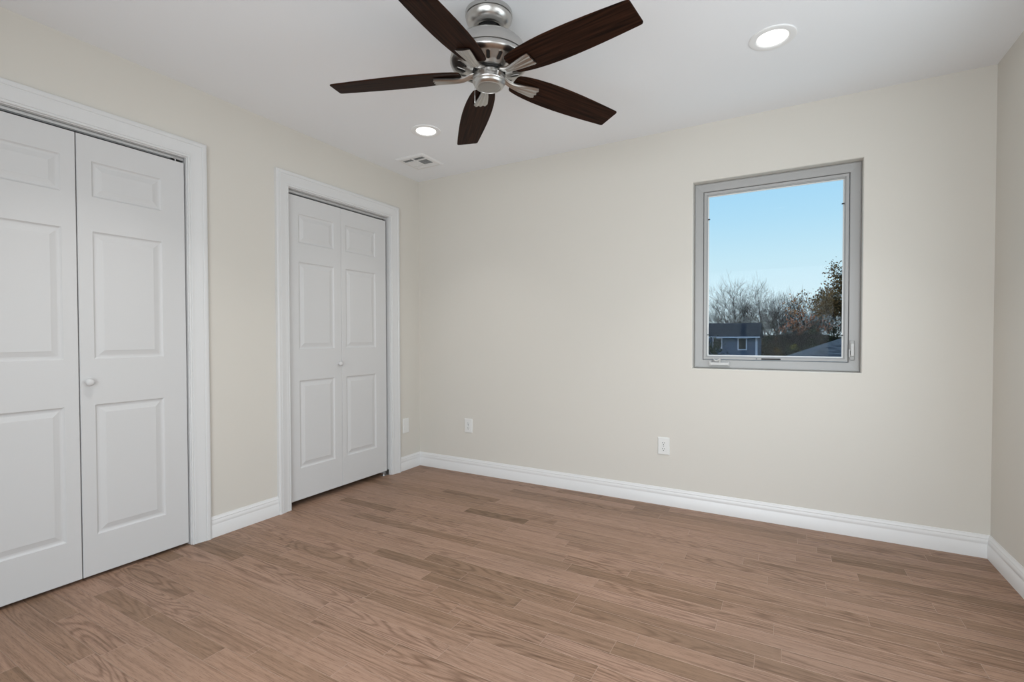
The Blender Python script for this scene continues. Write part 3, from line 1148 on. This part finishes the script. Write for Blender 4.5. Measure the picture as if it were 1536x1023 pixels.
# trees
def grow(b, rng, p, d, L, r, lev, maxlev, spread, upb, nseg=3, tips=None, kids=(3, 5)):
    pts, rad = [p.copy()], [r]
    q, dd = p.copy(), d.copy()
    jit = 0.05 if lev == 0 else 0.11
    for s in range(nseg):
        dd = (dd + Vector((rng.uniform(-1, 1), rng.uniform(-1, 1), rng.uniform(-0.7, 0.9))) * jit + Vector((0, 0, upb * 0.07))).normalized()
        q = q + dd * (L / nseg)
        pts.append(q.copy())
        rad.append(r * (1 - 0.5 * (s + 1) / nseg))
    b.tube(pts, rad, 6 if lev < 2 else (4 if lev < 3 else 3), lev < 1)
    if tips is not None and lev >= maxlev - 1:
        tips.append(q.copy())
    if lev >= maxlev:
        return
    n = rng.randint(*kids)
    a = rng.uniform(0, 2 * PI)
    for k in range(n + 1):
        lead = k == 0
        f = 1.0 if lead else rng.uniform(0.30 if lev else 0.5, 1.0)
        i = min(nseg - 1, int(f * nseg))
        w = f * nseg - i
        base = pts[i].lerp(pts[i + 1], min(1, w))
        a += 2.4 + rng.uniform(-0.4, 0.4)
        side = Vector((math.cos(a), math.sin(a), 0))
        side = (side - dd * side.dot(dd)).normalized()
        nd = (dd + side * (spread * 0.18 if lead else spread * rng.uniform(0.75, 1.35))).normalized()
        rr = max(0.0090, r * (1 - 0.5 * f) * (0.92 if lead else rng.uniform(0.5, 0.75)))
        grow(b, rng, base, nd, L * (rng.uniform(0.70, 0.80) if lead else rng.uniform(0.60, 0.82)), rr, lev + 1, maxlev, spread, upb, nseg, tips, kids)


def leaves(rng, centres, n, size, sp):
    b = MB()
    for _ in range(n):
        c = rng.choice(centres)
        p = c + Vector((rng.gauss(0, sp), rng.gauss(0, sp), rng.gauss(0, sp * 0.8)))
        u = Vector((rng.uniform(-1, 1), rng.uniform(-1, 1), rng.uniform(-1, 1))).normalized()
        w = u.orthogonal().normalized()
        w = (w * math.cos(2) + u.cross(w) * math.sin(rng.uniform(0, 6))).normalized()
        s = size * rng.uniform(0.6, 1.4)
        b.add([p - u * s, p + w * s * 0.5, p + u * s, p - w * s * 0.5], [(0, 1, 2, 3)])
    return b


def tree(name, x, y, htop, seed, label, cat='tree', r=0.2, L=None, lev=5, spread=0.75, lean=(0, 0), kids=(3, 4), bark=None, upb=0.6, trunk=0.32,
         leafs=None, group='trees beyond the house'):
    rng = random.Random(seed)
    t = empty(name, (x, y, GZ))
    tag(t, label, cat, group)
    b = MB()
    tips = []
    Ht = htop - GZ
    p = Vector((0, 0, -0.05))
    d = Vector((lean[0], lean[1], 1)).normalized()
    grow(b, rng, p, d, Ht * trunk, r, 0, lev, spread, upb, 3, tips, kids)
    zm = max(v[2] for v in b.v)
    k = Ht / zm
    b.v = [(v[0] * k, v[1] * k, v[2] * k) for v in b.v]
    tips = [q * k for q in tips]
    b.build('branches', bark or m_bark, t, fix=False)
    if leafs:
        m_, n, size, sp, frac, zlow = leafs
        cs = [q for q in tips if q.z > zlow - GZ and rng.random() < frac] or tips
        o = leaves(rng, cs, n, size, sp).build('foliage', m_, t, fix=False)
        o['kind'] = 'stuff'
    return t


tree('bare_tree', -2.95, 67, 10.1, 11, 'tall bare tree above the left end of the blue house roof', r=0.20, lev=5, spread=0.80, kids=(3, 4), upb=0.75, trunk=0.30)
tree('bare_tree', -0.20, 86, 12.3, 23, 'tall bare tree with slender crown above the blue house roof corner', r=0.24, lev=5, spread=0.74, kids=(3, 4), upb=0.75, trunk=0.30)
tree('bare_tree', 3.38, 58.5, 6.7, 37, 'spreading bare tree right of the blue house, dark forked trunk', r=0.20, lev=5, spread=0.78, kids=(3, 4), upb=0.9, bark=m_bark2, trunk=0.24)
tree('bare_tree', -7.2, 81, 6.95, 41, 'shorter bare tree at the left edge of the view', r=0.13, lev=5, spread=0.8, kids=(3, 4), trunk=0.26)
tree('bare_tree', -3.1, 104, 9.9, 53, 'faint bare tree far back between the two tall bare trees', r=0.20, lev=5, spread=0.8, kids=(3, 5), trunk=0.26)
tree('bare_tree', 1.9, 72, 7.0, 67, 'twiggy bare tree just left of the dark forked tree', r=0.15, lev=5, spread=0.8, kids=(3, 4), trunk=0.26)
tree('bare_tree', 7.0, 94, 7.5, 71, 'thin pale bare tree far behind the red-leaved tree', r=0.13, lev=5, spread=0.75, kids=(3, 4), trunk=0.26)
tree('autumn_tree', 4.08, 44.6, 3.4, 83, 'small red and yellow leaved tree in the middle of the view', r=0.09, lev=5, spread=0.75, kids=(3, 4), trunk=0.26, leafs=(m_leaf_red, 620, 0.085, 0.16, 0.25, 1.5))
tree('autumn_tree', 6.5, 49, 5.9, 97, 'leaning tree with a clump of rust leaves', r=0.11, lev=5, spread=0.50, lean=(-0.30, 0), kids=(3, 4), leafs=(m_leaf_rust, 900, 0.085, 0.16, 0.10, 3.0))
tree('leafy_tree', 7.65, 40, 7.9, 103, 'big brown-green leafy tree cut by the right edge of the window', r=0.22, lev=5, spread=0.74, kids=(3, 4), leafs=(m_leaf_olive, 13000, 0.09, 0.24, 0.40, 2.7), bark=m_bark2)


def bush(name, x, y, w, h, seed, m_, n, size, label, cat='bush', cone=False, group='bushes outside'):
    rng = random.Random(seed)
    t = empty(name, (x, y, GZ))
    tag(t, label, cat, group)
    b = MB()
    cs = []
    for k in range(26 if not cone else 14):
        a = rng.uniform(0, 2 * PI)
        e = rng.uniform(0.15, 1.0)
        rad = w * 0.5 * (1 - e if cone else math.sqrt(max(0.05, 1 - e * e))) * rng.uniform(0.4, 1.0)
        tip = Vector((rad * math.cos(a), rad * 0.7 * math.sin(a), h * e * 0.95))
        b.tube([(0, 0, 0), tip * 0.5 + Vector((0, 0, h * 0.08)), tip], [0.035, 0.022, 0.008], 4, False)
        cs += [tip, tip * 0.8, tip * 0.6]
    if cone:
        b.tube([(0, 0, 0), (0, 0, h)], [0.12, 0.02], 5, False)
        cs += [Vector((0, 0, h * 0.9)), Vector((0, 0, h * 0.97))]
    b.build('branches', m_bark2, t, fix=False)
    o = leaves(rng, cs, n, size, max(0.12, w * 0.09)).build('foliage', m_, t, fix=False)
    o['kind'] = 'stuff'
    return t


thickets = [(-5.77, 66, 4.0, 1.8, 0, 'brown thicket directly behind the left of the blue house'), (-3.1, 73, 4.2, 2.25, 1, 'brown thicket behind the ridge of the blue house roof'),
            (1.1, 54.3, 1.7, 1.5, 1, 'dark thicket touching the right end of the blue house'), (2.31, 63, 3.4, 1.5, 0, 'brown thicket right of the blue house corner'),
            (4.6, 78, 4.4, 1.75, 0, 'pale thicket under the small red-leaved tree'), (5.4, 66, 3.2, 1.5, 1, 'olive thicket behind the grey roof ridge'),
            (6.4, 58.5, 2.6, 1.35, 0, 'dim thicket behind the leaning rust tree'), (9.2, 66, 4.2, 1.45, 1, 'dim thicket at the right edge above the grey roof')]
for k, (x, y, w, ht, d_, lab) in enumerate(thickets):
    bush('thicket', x, y, w, ht - GZ, 200 + k, m_leaf_dark if d_ else m_leaf_brush, 1400, 0.10, lab, 'thicket', group='thickets behind the houses')
bush('evergreen_shrub', 4.42, 36, 0.75, 1.9 - GZ, 301, m_leaf_dark, 900, 0.06, 'narrow dark evergreen standing left of the grey roof', 'evergreen', cone=True)
bush('evergreen_shrub', 5.45, 34, 1.9, 1.75 - GZ, 302, m_leaf_dark, 1600, 0.06, 'broad dark evergreen just above the grey roof', 'evergreen', cone=True)
bush('yellow_bush', 3.28, 28.5, 1.5, 0.75 - GZ, 311, m_leaf_yel, 420, 0.065, 'yellow-green leaved bush at the bottom of the view', 'bush')
bush('yellow_bush', 2.5, 31, 1.4, 0.5 - GZ, 312, m_leaf_yel, 160, 0.06, 'sparse yellow-leaved bush beside the blue house corner', 'bush')
bush('yellow_bush', 4.22, 33, 1.5, 0.85 - GZ, 314, m_leaf_yel, 130, 0.05, 'olive and yellow bush left of the grey roof edge', 'bush')
bush('orange_bush', 2.15, 41.5, 0.9, 1.3 - GZ, 313, m_leaf_rust, 260, 0.06, 'small orange-leaved bush against the dark thicket', 'bush')
bush('dark_hedge', -0.15, 20, 2.5, 0.95 - GZ, 321, m_leaf_dark, 5200, 0.05, 'dark hedge covering the lower left of the blue house', 'hedge')
bush('dark_hedge', 1.75, 39, 2.2, 0.75 - GZ, 322, m_leaf_brush, 2200, 0.06, 'brown brush against the right end of the blue house', 'hedge')
bush('dark_hedge', 2.95, 35, 2.0, 0.55 - GZ, 323, m_leaf_dark, 2200, 0.06, 'dark brush filling the bottom middle of the view', 'hedge')

# far wooded ridge behind everything
b = MB()
pts = []
for i in range(41):
    x = -60 + 3 * i
    pts.append((x, 1.35 + 1.0 * noise.noise(Vector((x * 0.11, 0, 0))) + 0.5 * noise.noise(Vector((x * 0.5, 3, 0)))))
b.loft([[Vector((x, 110, GZ)) for x, z in pts], [Vector((x, 112, z)) for x, z in pts], [Vector((x, 125, z * 0.8)) for x, z in pts], [Vector((x, 130, GZ)) for x, z in pts]], False)
tag(b.build('hills', m_leaf_brush), 'low wooded ridge on the horizon', 'hills', kind='structure')
